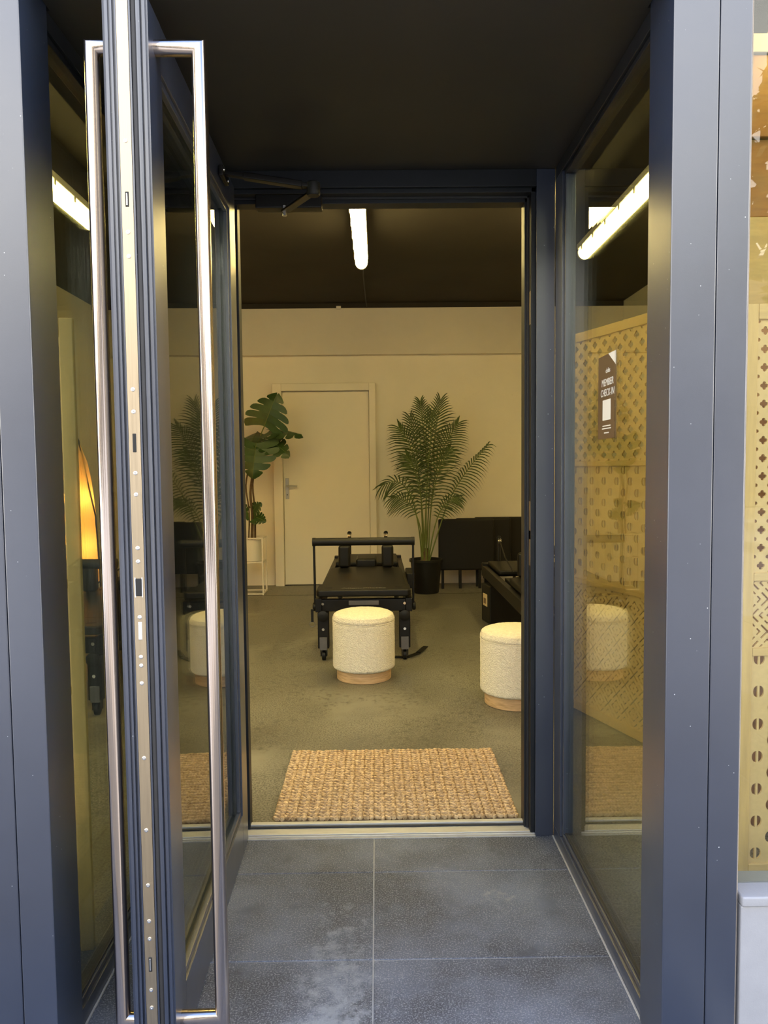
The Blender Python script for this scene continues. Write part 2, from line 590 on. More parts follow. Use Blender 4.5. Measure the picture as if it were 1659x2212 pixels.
# pavement outside (seen mirrored in the shop window)
pv = obj('pavement', box((-9, -14, -0.09), (9, 0.98, -0.012)), 'grout', kind='structure')
tag(pv, 'beige slab pavement outside the shop', 'pavement')
base = None
for i in range(14):
    for k in range(9):
        x0 = -2.4 + i * 0.6
        y1 = 0.975 - k * 0.45
        off = 0.3 if k % 2 else 0
        if base is None:
            base = obj('slab', box((0.004, 0.004, -0.04), (0.596, 0.446, 0.0)), 'paving', pv, bevel=0.004, seg=1)
            s_ = base
        else:
            s_ = base.copy()
            C.objects.link(s_)
        s_.location = (x0 + off, y1 - 0.45, -0.012 + random.uniform(0.003, 0.006))
o = obj('road', box((-30, -26, -0.1), (30, -14, -0.03)), 'paving', kind='structure')
tag(o, 'pale street surface across the pavement', 'road')


# ------------------------------------------------------------------ pillars
def pillar(name, x_in, x_seam, x_out, label):
    t = empty(name, ((x_in + x_out) / 2, 1.565, 0), label, 'pillar')
    sgn = 1 if x_out > x_in else -1
    loc = Vector(t.location)

    def P(xa, xb, ya, yb, nm, m, bev=0.003, z1=2.72):
        a = Vector((min(xa, xb), ya, 0)) - loc
        b = Vector((max(xa, xb), yb, z1)) - loc
        return obj(nm, box(a, b), m, t, bevel=bev)
    P(x_in, x_seam - sgn * 0.0008, 1.5, 1.63, 'cladding_panel', 'navy')
    P(x_seam + sgn * 0.0008, x_out, 1.5015, 1.63, 'cladding_panel', 'navy')
    P(x_in + sgn * .01, x_out - sgn * .01, 1.505, 1.628, 'core', 'hole', 0)
    P(x_out, x_out + sgn * 0.005, 1.508, 1.60, 'sealant_joint', 'sealant', 0.002)
    return t


pillar('pillar', 0.591, 0.683, 0.748, 'broad navy metal pillar at the right of the entrance recess')
pillar('pillar.001', -0.686, -0.757, -0.86, 'navy metal pillar at the left edge, beside the open door')


# ------------------------------------------------------------------ recess side glazing
def side_window(name, s, xw, y0, y1, label):
    """s=+1: glazing right of the recess, s=-1 left; xw is the face of the frame"""
    t = empty(name, (xw, (y0 + y1) / 2, 0), label, 'window', kind='structure')
    L = Vector(t.location)

    def P(nm, a, b, m='navy', bev=0.002):
        xa, xb = xw + s * a[0], xw + s * b[0]
        p = Vector((min(xa, xb), a[1], a[2])) - L
        q = Vector((max(xa, xb), b[1], b[2])) - L
        return obj(nm, box(p, q), m, t, bevel=bev)
    P('bottom_rail', (0.0, y0, 0.0), (0.055, y1, 0.042), 'navy')
    P('sealant_line', (-0.005, y0, 0.0), (0.0, y1, 0.004), 'grout', 0.001)
    P('bottom_bead', (0.008, y0, 0.042), (0.045, y1, 0.056), 'navy')
    P('glazing_gasket', (0.014, y0, 0.056), (0.040, y1, 0.061), 'rubber', 0.001)
    P('top_rail', (0.0, y0, 2.215), (0.055, y1, 2.255), 'navy_shaded')
    P('top_bead', (0.008, y0, 2.20), (0.045, y1, 2.215), 'navy_shaded')
    P('far_stile', (0.0, y1 - 0.085, 0.042), (0.045, y1, 2.215), 'navy')
    P('stile_bead', (0.008, y1 - 0.100, 0.056), (0.040, y1 - 0.085, 2.20), 'navy')
    P('near_stile', (0.015, y0, 0.056), (0.045, y0 + 0.02, 2.20), 'navy')
    P('pane', (0.018, y0 + 0.015, 0.056), (0.024, y1 - 0.09, 2.205), 'glass', 0)
    P('pane', (0.032, y0 + 0.015, 0.056), (0.038, y1 - 0.09, 2.205), 'glass', 0)
    return t


side_window('window_1', 1, 0.597, 1.61, 2.488, 'tall fixed glass side panel at the right of the recess')
side_window('window_2', -1, -0.690, 1.63, 2.488, 'tall fixed glass side panel at the left, behind the open door')


# ------------------------------------------------------------------ shop windows beside the recess
def shop_window(name, x0, x1, label):
    t = empty(name, ((x0 + x1) / 2, 1.54, 0), label, 'window', kind='structure')
    L = Vector(t.location)

    def P(nm, a, b, m='navy', bev=0.002):
        return obj(nm, box(Vector(a) - L, Vector(b) - L), m, t, bevel=bev)
    P('plinth', (x0, 1.50, 0.0), (x1, 1.60, 0.35), 'plinth', 0.004)
    P('sill', (x0, 1.495, 0.35), (x1, 1.60, 0.372), 'plinth', 0.004)
    P('head_rail', (x0, 1.52, 2.66), (x1, 1.60, 2.72), 'navy')
    P('pane', (x0, 1.550, 0.372), (x1, 1.556, 2.66), 'glass', 0)
    return t


shop_window('window_3', 0.757, XR, 'shop window to the right of the navy pillar, with a wooden screen behind')
shop_window('window_4', XL, -0.868, 'shop window to the left of the left pillar')

# ------------------------------------------------------------------ entrance door frame (trim_3) and threshold (trim_4)
t = empty('trim_3', (0.05, 2.53, 0), 'dark metal frame around the entrance door opening', 'door frame', kind='structure')
L = Vector(t.location)


def FP(nm, a, b, m='navy', bev=0.0015):
    return obj(nm, box(Vector(a) - L, Vector(b) - L), m, t, bevel=bev)


FP('jamb', (0.535, 2.492, 0.0), (0.597, 2.60, 2.255), 'navy')
FP('jamb_rebate', (0.520, 2.505, 0.0), (0.535, 2.60, 2.20), 'navy_shaded')
FP('jamb_stop', (0.506, 2.545, 0.0), (0.520, 2.60, 2.185), 'navy_shaded')
FP('jamb_gasket', (0.5135, 2.538, 0.0), (0.520, 2.545, 2.185), 'rubber', 0.0005)
FP('jamb', (-0.690, 2.492, 0.0), (-0.495, 2.60, 2.255), 'navy_shaded')
FP('jamb_stop', (-0.495, 2.555, 0.0), (-0.462, 2.60, 2.185), 'navy_shaded')
FP('header', (-0.495, 2.492, 2.200), (0.535, 2.60, 2.255), 'navy_shaded')
FP('header_step', (-0.495, 2.505, 2.185), (0.535, 2.60, 2.200), 'navy_shaded')
FP('header_stop', (-0.495, 2.545, 2.166), (0.52, 2.60, 2.185), 'navy_shaded')
FP('header_gasket', (-0.495, 2.538, 2.178), (0.52, 2.545, 2.185), 'rubber', 0.0005)
for za, zb in ((1.755, 1.865), (0.94, 1.16), (1.03, 1.06)):
    FP('strike_plate', (0.5192, 2.512, za), (0.5205, 2.532, zb), 'plate_steel' if zb - za > .05 else 'hole', 0)
for xs in (-0.292, -0.233):
    mbs = MB().lathe([(0.0005, -0.003), (0.005, -0.002), (0.0055, 0.0)], 12, (0, 0, 0), axis='y')
    s_ = obj('frame_screw', mbs, 'screw', t, smooth=True)
    s_.location = Vector((xs, 2.5445, 2.176)) - L
t = empty('trim_4', (0.02, 2.55, 0), 'silver grooved threshold strip under the entrance door', 'threshold', kind='structure')
L = Vector(t.location)
FP('threshold_plate', (-0.495, 2.50, -0.01), (0.535, 2.60, 0.006), 'alu')
FP('threshold_ridge', (-0.495, 2.506, 0.006), (0.52, 2.520, 0.010), 'alu')
FP('threshold_ridge', (-0.495, 2.565, 0.006), (0.52, 2.585, 0.018), 'alu')
FP('threshold_seal', (-0.495, 2.556, 0.006), (0.52, 2.565, 0.012), 'rubber')
FP('mortar_edge', (-0.495, 2.488, -0.01), (0.535, 2.50, 0.003), 'grout')

# ------------------------------------------------------------------ door_1: the open entrance door leaf
DW, DT, DZ0, DZ1 = 0.998, 0.086, 0.008, 2.200
d1 = empty('door_1', (-0.458, 2.488, 0), 'open glazed entrance door leaf in navy metal, seen edge on', 'door', R(1.2), kind='structure')


def D(nm, a, b, m='navy', bev=0.0015):
    return obj(nm, box(a, b), m, d1, bevel=bev)


# free stile: a stepped profile; local y=-DW is the free edge, x=0 the face towards the opening
yf = -DW
prof = [(0, yf + 0.105), (0, yf + 0.012), (-0.004, yf + 0.012), (-0.004, yf + 0.006), (-0.010, yf + 0.006), (-0.010, yf + 0.012),
        (-0.013, yf + 0.012), (-0.013, yf + 0.002), (-0.017, yf), (-0.020, yf), (-0.020, yf + 0.010), (-0.031, yf + 0.010),
        (-0.031, yf + 0.001), (-0.0345, yf + 0.001), (-0.0345, yf + 0.004), (-0.058, yf + 0.004), (-0.058, yf), (-0.0605, yf),
        (-0.0605, yf + 0.008), (-0.066, yf + 0.008), (-0.066, yf + 0.001), (-0.070, yf + 0.001), (-0.070, yf + 0.005),
        (-0.074, yf + 0.005), (-0.074, yf), (-0.080, yf), (-DT, yf + 0.006), (-DT, yf + 0.105)]
obj('free_stile', MB().prism(list(reversed(prof)), DZ0, DZ1), 'navy', d1)
obj('edge_gasket', MB().prism([(-0.0305, yf + 0.0105), (-0.0305, yf + 0.003), (-0.0275, yf + 0.0015), (-0.0235, yf + 0.0015), (-0.0205, yf + 0.003), (-0.0205, yf + 0.0105)], DZ0, DZ1), 'rubber', d1)
D('hinge_stile', (-DT, -0.10, DZ0), (0, 0, DZ1))
D('top_rail', (-DT, yf + 0.105, DZ1 - 0.10), (0, -0.10, DZ1))
D('bottom_rail', (-DT, yf + 0.105, DZ0), (0, -0.10, DZ0 + 0.13))
for xx in (-0.018, -DT + 0.006):
    D('glazing_bead', (xx, yf + 0.105, DZ0 + 0.13), (xx + 0.012, -0.10, DZ0 + 0.145), 'navy')
    D('glazing_bead', (xx, yf + 0.105, DZ1 - 0.115), (xx + 0.012, -0.10, DZ1 - 0.10), 'navy')
    D('glazing_bead', (xx, yf + 0.105, DZ0 + 0.145), (xx + 0.012, yf + 0.118, DZ1 - 0.115), 'navy')
    D('glazing_bead', (xx, -0.115, DZ0 + 0.145), (xx + 0.012, -0.10, DZ1 - 0.115), 'navy')
D('pane', (-0.030, yf + 0.106, DZ0 + 0.131), (-0.024, -0.101, DZ1 - 0.101), 'glass', 0)
D('pane', (-0.058, yf + 0.106, DZ0 + 0.131), (-0.052, -0.101, DZ1 - 0.101), 'glass', 0)
lp = D('lock_plate', (-0.0575, yf - 0.0005, 0.035), (-0.035, yf + 0.0045, DZ1 - 0.01), 'plate_steel', 0.0006)
scm = None
sz = [1.79, 1.605, 1.555, 1.475 - .04, 1.39, 1.258, 1.217, 1.108, 1.083, 0.958, 0.878, 0.861, 0.822, 0.672, 0.523, 0.41, 0.335, 0.297, 0.186, 0.148, 0.108]
zf = lambda py: 1.28 + (1010 - py) / 1600 * 1.50
for py in (326, 512, 562, 839, 886, 1016, 1062, 1177, 1206, 1327, 1414, 1433, 1472, 1638, 1800, 1925, 2007, 2048, 2166, 2207):
    if scm is None:
        mbs = MB().lathe([(0.0042, 0.0), (0.0042, -0.0008), (0.0028, -0.0016), (0.0016, -0.0016), (0.0014, -0.0004), (0.0002, -0.0004)], 12, (0, 0, 0), axis='y')
        scm = obj('screw', mbs, 'screw', lp, smooth=True)
        s_ = scm
    else:
        s_ = scm.copy()
        C.objects.link(s_)
    s_.location = (-0.0463, yf - 0.0006, zf(py))
for py, h_, m_ in ((445, 0.030, 'hole'), (952, 0.038, 'hole'), (1357, 0.038, 'screw'), (2107, 0.032, 'hole')):
    z = zf(py)
    obj('bolt_slot', box((-0.0505, yf - 0.0012, z - h_ / 2), (-0.0425, yf + 0.002, z + h_ / 2)), m_, lp, bevel=0.002)
    if m_ == 'hole' and h_ < 0.036:
        obj('slot_pin', box((-0.0482, yf - 0.002, z - h_ / 2 + .003), (-0.0455, yf, z + h_ / 2 - .003)), 'screw', lp, bevel=0.001)
z = zf(1262)
obj('latch_case', box((-0.0535, yf - 0.0025, z - 0.018), (-0.0395, yf + 0.002, z + 0.018)), 'hole', lp, bevel=0.002)
obj('latch_case', box((-0.0545, yf - 0.0018, z - 0.020), (-0.0525, yf + 0.002, z + 0.020)), 'chrome', lp)
obj('latch_case', box((-0.0405, yf - 0.0018, z - 0.020), (-0.0385, yf + 0.002, z + 0.020)), 'chrome', lp)


def pull_handle(x_bar, x_face, nm):
    zt, zb, y, r = 2.128, 0.088, yf + 0.060, 0.0155
    mb = MB()
    pts = [(x_face, y, zt), (x_bar, y, zt), (x_bar, y, zb), (x_face, y, zb)]
    mb.tube(pts, r, 24, miter=True)
    h = obj(nm, mb, 'steel', d1, smooth=True)
    h['label'] = 'polished steel pull bar nearly as tall as the door'
    return h


pull_handle(0.088, 0.0, 'pull_handle')
pull_handle(-DT - 0.040, -DT, 'pull_handle')
# hinges
for z in (0.25, 1.1, 1.95):
    obj('hinge', MB().lathe([(0.009, z - .05), (0.009, z + .05)], 12, (-0.02, 0.006, 0)), 'navy_shaded', d1, smooth=True)

# ------------------------------------------------------------------ overhead closer arm
t = empty('door_closer', (-0.29, 2.49, 2.13), 'black folding door closer arm between the open door and the door header', 'door closer')
L = Vector(t.location)
a, b, c = Vector((-0.440, 2.24, 2.150)), Vector((-0.178, 2.23, 2.105)), Vector((-0.29, 2.452, 2.118))
obj('main_arm', MB().bar(a - L, b - L, 0.024, 0.012), 'black_metal', t, bevel=0.002)
obj('arm_sleeve', MB().bar(a.lerp(b, .22) - L, a.lerp(b, .88) - L, 0.029, 0.018), 'black_metal', t, bevel=0.003)
obj('forearm', MB().bar(b + Vector((0, 0, -.014)) - L, c + Vector((0, 0, -.008)) - L, 0.026, 0.008), 'black_metal', t, bevel=0.002)
obj('elbow_joint', MB().lathe([(0.017, -.026), (0.02, -.022), (0.02, .01), (0.016, .014)], 20, b - L), 'black_plastic', t, smooth=True)
obj('leaf_bracket', box(Vector((-0.449, 2.20, 2.130)) - L, Vector((-0.436, 2.29, 2.160)) - L), 'black_metal', t, bevel=0.003)
obj('closer_body', box(Vector((-0.385, 2.452, 2.122)) - L, Vector((-0.17, 2.500, 2.166)) - L), 'black_metal', t, bevel=0.004)
for p in ((-0.436, 2.215, 2.150), (-0.436, 2.275, 2.140)):
    obj('bracket_screw', MB().lathe([(0.005, 0), (0.004, .002)], 10, Vector(p) - L, axis='x'), 'screw', t, smooth=True)
for k in (0.30, 0.62):
    obj('arm_rivet', MB().lathe([(0.0045, 0), (0.0045, .011), (0.003, .012)], 10, a.lerp(b, k) - L), 'screw', t, smooth=True)
obj('spindle_nut', MB().lathe([(0.008, -.022), (0.008, .010)], 6, c - L), 'screw', t)

# ================================================================== STUDIO
# ------------------------------------------------------------------ door_2: the white inner door
t = empty('door_2', (-0.545, YB - 0.02, 0), 'closed plain white inner door in the back wall', 'door', kind='structure')
L = Vector(t.location)
obj('door_leaf', box(Vector((-1.018, YB - 0.022, 0.008)) - L, Vector((-0.085, YB - 0.002, 2.105)) - L), 'door_white', t, bevel=0.002)
for x0, x1 in ((-1.118, -1.022), (-0.080, -0.010)):
    obj('door_casing', box(Vector((x0, YB - 0.085, 0)) - L, Vector((x1, YB, 2.19)) - L), 'door_white', t, bevel=0.004)
obj('door_casing', box(Vector((-1.022, YB - 0.085, 2.112)) - L, Vector((-0.080, YB, 2.19)) - L), 'door_white', t, bevel=0.004)
obj('door_shadow_gap', box(Vector((-1.02, YB - 0.03, 0.0)) - L, Vector((-0.082, YB - 0.002, 0.008)) - L), 'hole', t)
hp = obj('handle_plate', box(Vector((-0.998, YB - 0.029, 0.95)) - L, Vector((-0.962, YB - 0.022, 1.175)) - L), 'handle_metal', t, bevel=0.002)
mb = MB().tube([Vector((-0.98, YB - 0.028, 1.09)) - L, Vector((-0.98, YB - 0.085, 1.09)) - L], 0.008, 12)
mb.tube([Vector((-0.985, YB - 0.085, 1.09)) - L, Vector((-0.93, YB - 0.087, 1.09)) - L, Vector((-0.865, YB - 0.080, 1.088)) - L], 0.0085, 12)
obj('lever', mb, 'handle_metal', hp, smooth=True)
obj('keyhole', MB().lathe([(0.006, -.002), (0.006, .004)], 12, Vector((-0.98, YB - 0.030, 0.995)) - L, axis='y'), 'hole', hp)


# ------------------------------------------------------------------ tube lights
def tube_light(x, y0, y1, z, label, nm):
    t = empty(nm, (x, (y0 + y1) / 2, z), label, 'light', group='lit tubes under the black ceiling')
    h = (y1 - y0) / 2
    n = 14
    prof = [(-0.038, 0.035), (-0.045, 0.02)] + [(0.045 * math.cos(PI + PI * i / n), 0.012 + 0.05 * math.sin(PI + PI * i / n)) for i in range(n + 1)] + [(0.045, 0.02), (0.038, 0.035)]
    T = Matrix(((1, 0, 0, 0), (0, 0, 1, 0), (0, 1, 0, 0), (0, 0, 0, 1)))
    obj('diffuser', MB().prism(prof, -h + 0.03, h - 0.03, T=T), 'tube', t, smooth=True)
    obj('housing', box((-0.05, -h, 0.035), (0.05, h, 0.075)), 'tube_body', t, bevel=0.006)
    for s in (-1, 1):
        p2 = [(px * 1.03, pz * 1.03) for px, pz in prof]
        ya, yb = sorted((s * h, s * (h - 0.03)))
        obj('end_cap', MB().prism(p2, ya, yb, T=T), 'tube_body', t, bevel=0.004)
    k = int((y1 - y0) / 0.25)
    for i in range(k):
        yy = -h + 0.13 + i * (2 * h - .26) / max(1, k - 1)
        for s in (-1, 1):
            obj('clip', box((s * 0.047 - 0.004, yy - 0.012, 0.005), (s * 0.047 + 0.004, yy + 0.012, 0.045)), 'tube_body', t, bevel=0.002)
    for yy in (-h + .3, h - .3):
        obj('hanger', MB().tube([(0, yy, 0.075), (0, yy, ZC - z)], 0.004, 8), 'cable', t)
    return t


tube_light(-0.10, 4.15, 5.66, 2.80, 'lit tube light hanging over the middle, seen through the doorway', 'tube_light')
tube_light(-0.10, 2.72, 4.02, 2.80, 'added fill tube just inside the entrance, out of view ahead of the middle one', 'added_tube_light')  # added out of view to brighten the stools and mat
tube_light(1.51, 2.10, 3.70, 2.80, 'added fill tube over the right side near the shop window, out of view', 'added_tube_light.001')  # extra unseen tube, added to light the screens and stools at the right
tube_light(-1.75, 1.75, 3.05, 2.80, 'added fill tube over the left side near the shop window, out of view', 'added_tube_light.002')  # extra unseen tube, added as fill for the front left
tube_light(1.51, 3.85, 5.45, 2.80, 'lit tube light over the right side, seen through the right glass panel', 'tube_light.001')
tube_light(-1.75, 3.15, 4.72, 2.80, 'lit tube light over the left side, seen through the left glass panel', 'tube_light.002')
mb = MB().tube([(-0.10, 5.66, 2.845), (-0.10, 5.8, 2.95), (-0.098, 6.1, 3.005), (-0.105, 6.8, 3.010), (-0.10, 7.6, 3.005), (-0.096, 7.85, 3.0), (-0.09, 7.96, 2.985)], 0.006, 8)
o = obj('power_cable', mb, 'cable', smooth=True)
tag(o, 'black cable running along the ceiling from the middle tube to the back wall', 'cable')
o = obj('wall_clip', box((-0.415, 7.965, 2.965), (-0.365, 8.0, 2.995)), 'white_pot', bevel=0.004)
tag(o, 'small pale clip on the top edge of the back wall', 'clip')


# ------------------------------------------------------------------ reformers
def make_reformer(label):
    t = empty('reformer', (0, 0, 0), label, 'exercise machine', group='black reformer beds in the studio')
    B = lambda nm, a, b, m='black_metal', bev=0.004, p=t: obj(nm, box(a, b), m, p, bevel=bev)
    for s in (-1, 1):
        B('side_rail', (s * .30 - .022, 0.02, .325), (s * .30 + .022, 2.26, .415))
    B('end_beam', (-.278, 0.02, .33), (.278, .065, .41))
    B('end_beam', (-.32, 2.22, .32), (.32, 2.30, .435))
    # platform with its print
    pf = obj('standing_platform', MB().prism([(-.313, 0.015), (-.295, -.01), (.295, -.01), (.313, .015), (.313, .235), (-.313, .235)], .432, .478), 'black_vinyl', t, bevel=0.010, seg=3)
    text('lettering', 'Align-Pilates', 0.058, 'logo_grey', pf, Matrix.Translation((0, .055, .4795)), sx=1.05)
    for s in (-1, 1):
        obj('platform_slot', box((s * .235 - .025, .07, .477), (s * .235 + .025, .085, .4795)), 'hole', pf)
    # carriage
    cg = obj('carriage', MB().prism([(-.285, .255), (.285, .255), (.292, .30), (.285, 1.12), (.20, 1.20), (-.20, 1.20), (-.285, 1.12), (-.292, .30)], .423, .472), 'black_vinyl', t, bevel=0.012, seg=3)
    obj('carriage_base', box((-.262, .27, .385), (.262, 1.45, .423)), 'black_metal', cg, bevel=.004)
    for s in (-1, 1):
        sh = obj('shoulder_rest', box((s * .175 - .048, 1.10, .474), (s * .175 + .048, 1.165, .655)), 'black_vinyl', t, bevel=0.022, seg=4)
        obj('shoulder_bracket', box((s * .175 - .02, 1.165, .46), (s * .175 + .02, 1.20, .56)), 'black_metal', sh, bevel=.003)
    obj('headrest', box((-.085, 1.21, .455), (.085, 1.48, .532)), 'black_vinyl', t, bevel=0.018, seg=3)
    B('head_platform', (-.275, 1.62, .42), (.275, 2.24, .455), 'black_vinyl', .01)
    # foot bar
    mb = MB().tube([(-.333, .165, .78), (.333, .165, .78)], 0.027, 18)
    fb = obj('foot_bar', mb, 'black_vinyl', t, smooth=True)
    for s in (-1, 1):
        m2 = MB()
        m2.bar((s * .337, .165, .800), (s * .337, .20, .315), 0.014, 0.032, up=(0, 1, 0))
        obj('foot_bar_arm', m2, 'black_metal', fb, bevel=.003)
        obj('end_cap', MB().lathe([(0.0285, s * .325), (0.0285, s * .347)], 18, (0, .165, .78), axis='x'), 'black_plastic', fb, smooth=True)
        obj('pivot_knob', MB().lathe([(0.022, 0), (0.03, .005), (0.03, .018), (0.024, .024)], 16, (s * .342 - .012, .20, .33), axis='x'), 'black_plastic', fb, smooth=True)
    # spring bar below the platform
    sb = B('spring_bar', (-.27, .066, .345), (.27, .085, .40), 'black_plastic', .002)
    for i in range(5):
        x = -.2 + i * .1
        obj('spring_hook', MB().lathe([(0.009, -.004), (0.012, 0), (0.009, .004)], 10, (x, .064, .375), axis='y'), 'chrome', sb, smooth=True)
        obj('spring', MB().tube([(x, .085, .36), (x, .30, .36)], 0.010, 8), 'grey_metal', sb, smooth=True)
    obj('name_strip', box((-.10, .012, .372), (.10, .020, .402)), 'grey_metal', sb, bevel=.002)
    # legs
    for yy in (0.035, 2.235):
        for s in (-1, 1):
            lg = obj('leg', box((s * .27 - .037, yy - .03, .085), (s * .27 + .037, yy + .03, .325)), 'black_metal', t, bevel=.004)
            f_ = -1 if yy < 1 else 1
            ya, yb = sorted((yy + f_ * .032, yy + f_ * .029))
            obj('foot_bracket', box((s * .27 - .025, ya - .004, .075), (s * .27 + .025, yb + .004, .16)), 'grey_metal', lg, bevel=.002)
            obj('leg_knob', MB().lathe([(.02, 0), (.036, .006), (.036, .02), (.030, .028)], 14, (s * .27, yy + f_ * .058 - (0 if f_ < 0 else .0), .305), axis='y'), 'black_plastic', lg, smooth=True)
            for zz in (.215, .385):
                obj('leg_bolt', MB().lathe([(.009, -.006), (.009, .006)], 10, (s * .27, yy + f_ * .034, zz), axis='y'), 'chrome', lg, smooth=True)
            obj('caster_fork', box((s * .27 - .022, yy - .02, .03), (s * .27 - .016, yy + .02, .09)), 'black_metal', lg)
            obj('caster_fork', box((s * .27 + .016, yy - .02, .03), (s * .27 + .022, yy + .02, .09)), 'black_metal', lg)
            obj('caster_wheel', MB().lathe([(.026, -.013), (.034, -.010), (.034, .010), (.026, .013)], 20, (s * .27, yy, .034), axis='x'), 'black_plastic', lg, smooth=True)
    # risers with pulleys at the far end
    for s in (-1, 1):
        rs = obj('riser', MB().tube([(s * .175, 2.26, .33), (s * .175, 2.26, .645)], 0.016, 12), 'black_metal', t, smooth=True)
        obj('pulley', MB().lathe([(.020, -.014), (.024, -.008), (.018, 0), (.024, .008), (.020, .014)], 16, (s * .175, 2.225, .630), axis='x'), 'chrome', rs, smooth=True)
        obj('riser_cap', MB().lathe([(.019, .64), (.021, .66), (.010, .672)], 12, (s * .175, 2.26, 0)), 'black_plastic', rs, smooth=True)
        obj('rope', MB().tube([(s * .175, 2.20, .625), (s * .20, 1.8, .54), (s * .22, 1.3, .485)], 0.006, 6), 'black_plastic', t, smooth=True)
    # side box on the right rail
    B('side_step', (.322, .92, .33), (.385, 1.25, .45), 'black_vinyl', .008)
    # loop of the adjusting strap under the left end
    ring = [(-.345 + .018 * math.cos(2 * PI * i / 12), .03, .245 + .018 * math.sin(2 * PI * i / 12)) for i in range(13)]
    obj('pull_ring', MB().tube(ring, 0.0025, 6, caps=False), 'grey_metal', t, smooth=True)
    obj('ring_strap', box((-.352, .026, .26), (-.335, .034, .345)), 'black_plastic', t)
    return t


rf = make_reformer('black reformer bed in the middle, behind the foremost cream stool')
rf.location = (-0.098, 4.85, 0)
r2 = copy_tree(rf)
r2.location = (1.235, 4.20, 0)
r2['label'] = 'black reformer bed at the right, partly hidden by the door frame'
r3 = copy_tree(rf)
r3.location = (-1.75, 3.80, 0)
r3['label'] = 'black reformer bed at the left, seen only through the glass beside the door'

# strap on floor
mb = MB()
pts = [(0.10, 4.93), (0.19, 4.92), (0.27, 5.02), (0.33, 5.16)]
for i in range(3):
    mb.bar((pts[i][0], pts[i][1], .006 + .004 * (i == 2)), (pts[i + 1][0], pts[i + 1][1], .006 + .012 * (i == 2)), 0.035, 0.006)
o = obj('floor_strap', mb, 'black_vinyl', bevel=.001)
tag(o, 'flat black strap lying on the concrete by the middle reformer wheel', 'strap')

# sitting box under the right reformer
t = empty('sitting_box', (0.90, 5.92, 0), 'black padded box with a pale wooden hand hole, under the right reformer', 'box', R(10))
obj('box_body', box((0, 0, 0), (.42, .22, .312)), 'black_vinyl', t, bevel=.010, seg=3)
hh = obj('hand_hole', box((-.004, .07, .135), (.006, .17, .235)), 'wood_hole', t, bevel=.003)
obj('hole_recess', box((-.0055, .09, .155), (0, .15, .20)), 'jute_dark', hh, bevel=.002)
# loose cable loop on the floor
mb = MB().tube([(1.02, 5.86, .012), (0.99, 5.80, .008), (0.955, 5.74, .006), (0.925, 5.72, .006)], .007, 8)
ring = [(0.912 + .03 * math.cos(2 * PI * i / 14), 5.712 + .045 * math.sin(2 * PI * i / 14), .012) for i in range(15)]
mb.tube(ring, .010, 8, caps=False)
o = obj('foot_loop', mb, 'black_plastic', smooth=True)
tag(o, 'small black cord loop on the floor in front of the black box', 'cord')


# ------------------------------------------------------------------ stools
def make_stool(label):
    t = empty('boucle_stool', (0, 0, 0), label, 'stool', group='cream boucle drum stools')
    obj('base', MB().lathe([(.001, 0), (.163, 0), (.166, .003), (.166, .066), (.001, .066)], 64), 'oak', t, smooth=True)
    pr = [(.001, .066)] + [(.172 + .017 * math.sin(i / 5 * PI / 2), .066 + .017 * (1 - math.cos(i / 5 * PI / 2))) for i in range(6)]
    pr += [(.189, .083 + i * (.345 - .083) / 22) for i in range(1, 22)]
    pr += [(.189, .345), (.186, .350), (.178, .352), (.001, .352)]
    obj('drum', MB().lathe(pr, 110, jit=0.0011), 'boucle', t, smooth=True)
    pr = [(.001, .353), (.178, .353), (.186, .356), (.190, .364), (.189, .374), (.183, .386)]
    pr += [(.183 * math.cos(i / 12 * PI / 2) + .001, .386 + .036 * math.sin(i / 12 * PI / 2)) for i in range(1, 13)]
    obj('lid', MB().lathe(pr, 110, jit=0.0009), 'boucle', t, smooth=True)
    obj('lid_piping', MB().tube([(.187 * math.cos(2 * PI * i / 72), .187 * math.sin(2 * PI * i / 72), .3525) for i in range(73)], .0035, 6, caps=False), 'boucle', t, smooth=True)
    return t


st = make_stool('cream boucle drum stool on a wooden base in front of the middle reformer')
st.location = (-0.093, 4.475, 0)
s2 = copy_tree(st)
s2.location = (0.738, 3.955, 0)
s2.rotation_euler = (0, 0, R(70))
s2['label'] = 'cream boucle drum stool at the right, cut off by the door frame'

# ------------------------------------------------------------------ jute mat
t = empty('jute_mat', (0.055, 2.93, 0), 'braided jute door mat just inside the threshold', 'mat')
W2, H2 = 0.445, 0.325
obj('backing', box((-W2 + .008, -H2 + .008, 0.001), (W2 - .008, H2 - .008, .009)), 'jute_dark', t)
mb = MB()


def knot(mb, x, y, z, rx, ry, rz_, yaw, n=8, m=4):
    vs, fs = [], []
    cs, sn = math.cos(yaw), math.sin(yaw)
    for i in range(m + 1):
        ph = -PI / 2 + PI * i / m
        for j_ in range(n):
            th = 2 * PI * j_ / n
            a = rx * math.cos(ph) * math.cos(th)
            b = ry * math.cos(ph) * math.sin(th)
            vs.append((x + a * cs - b * sn, y + a * sn + b * cs, z + rz_ * math.sin(ph)))
    for i in range(m):
        for j_ in range(n):
            p, q = i * n + j_, i * n + (j_ + 1) % n
            fs.append((p, q, q + n, p + n))
    mb.add(vs, fs)


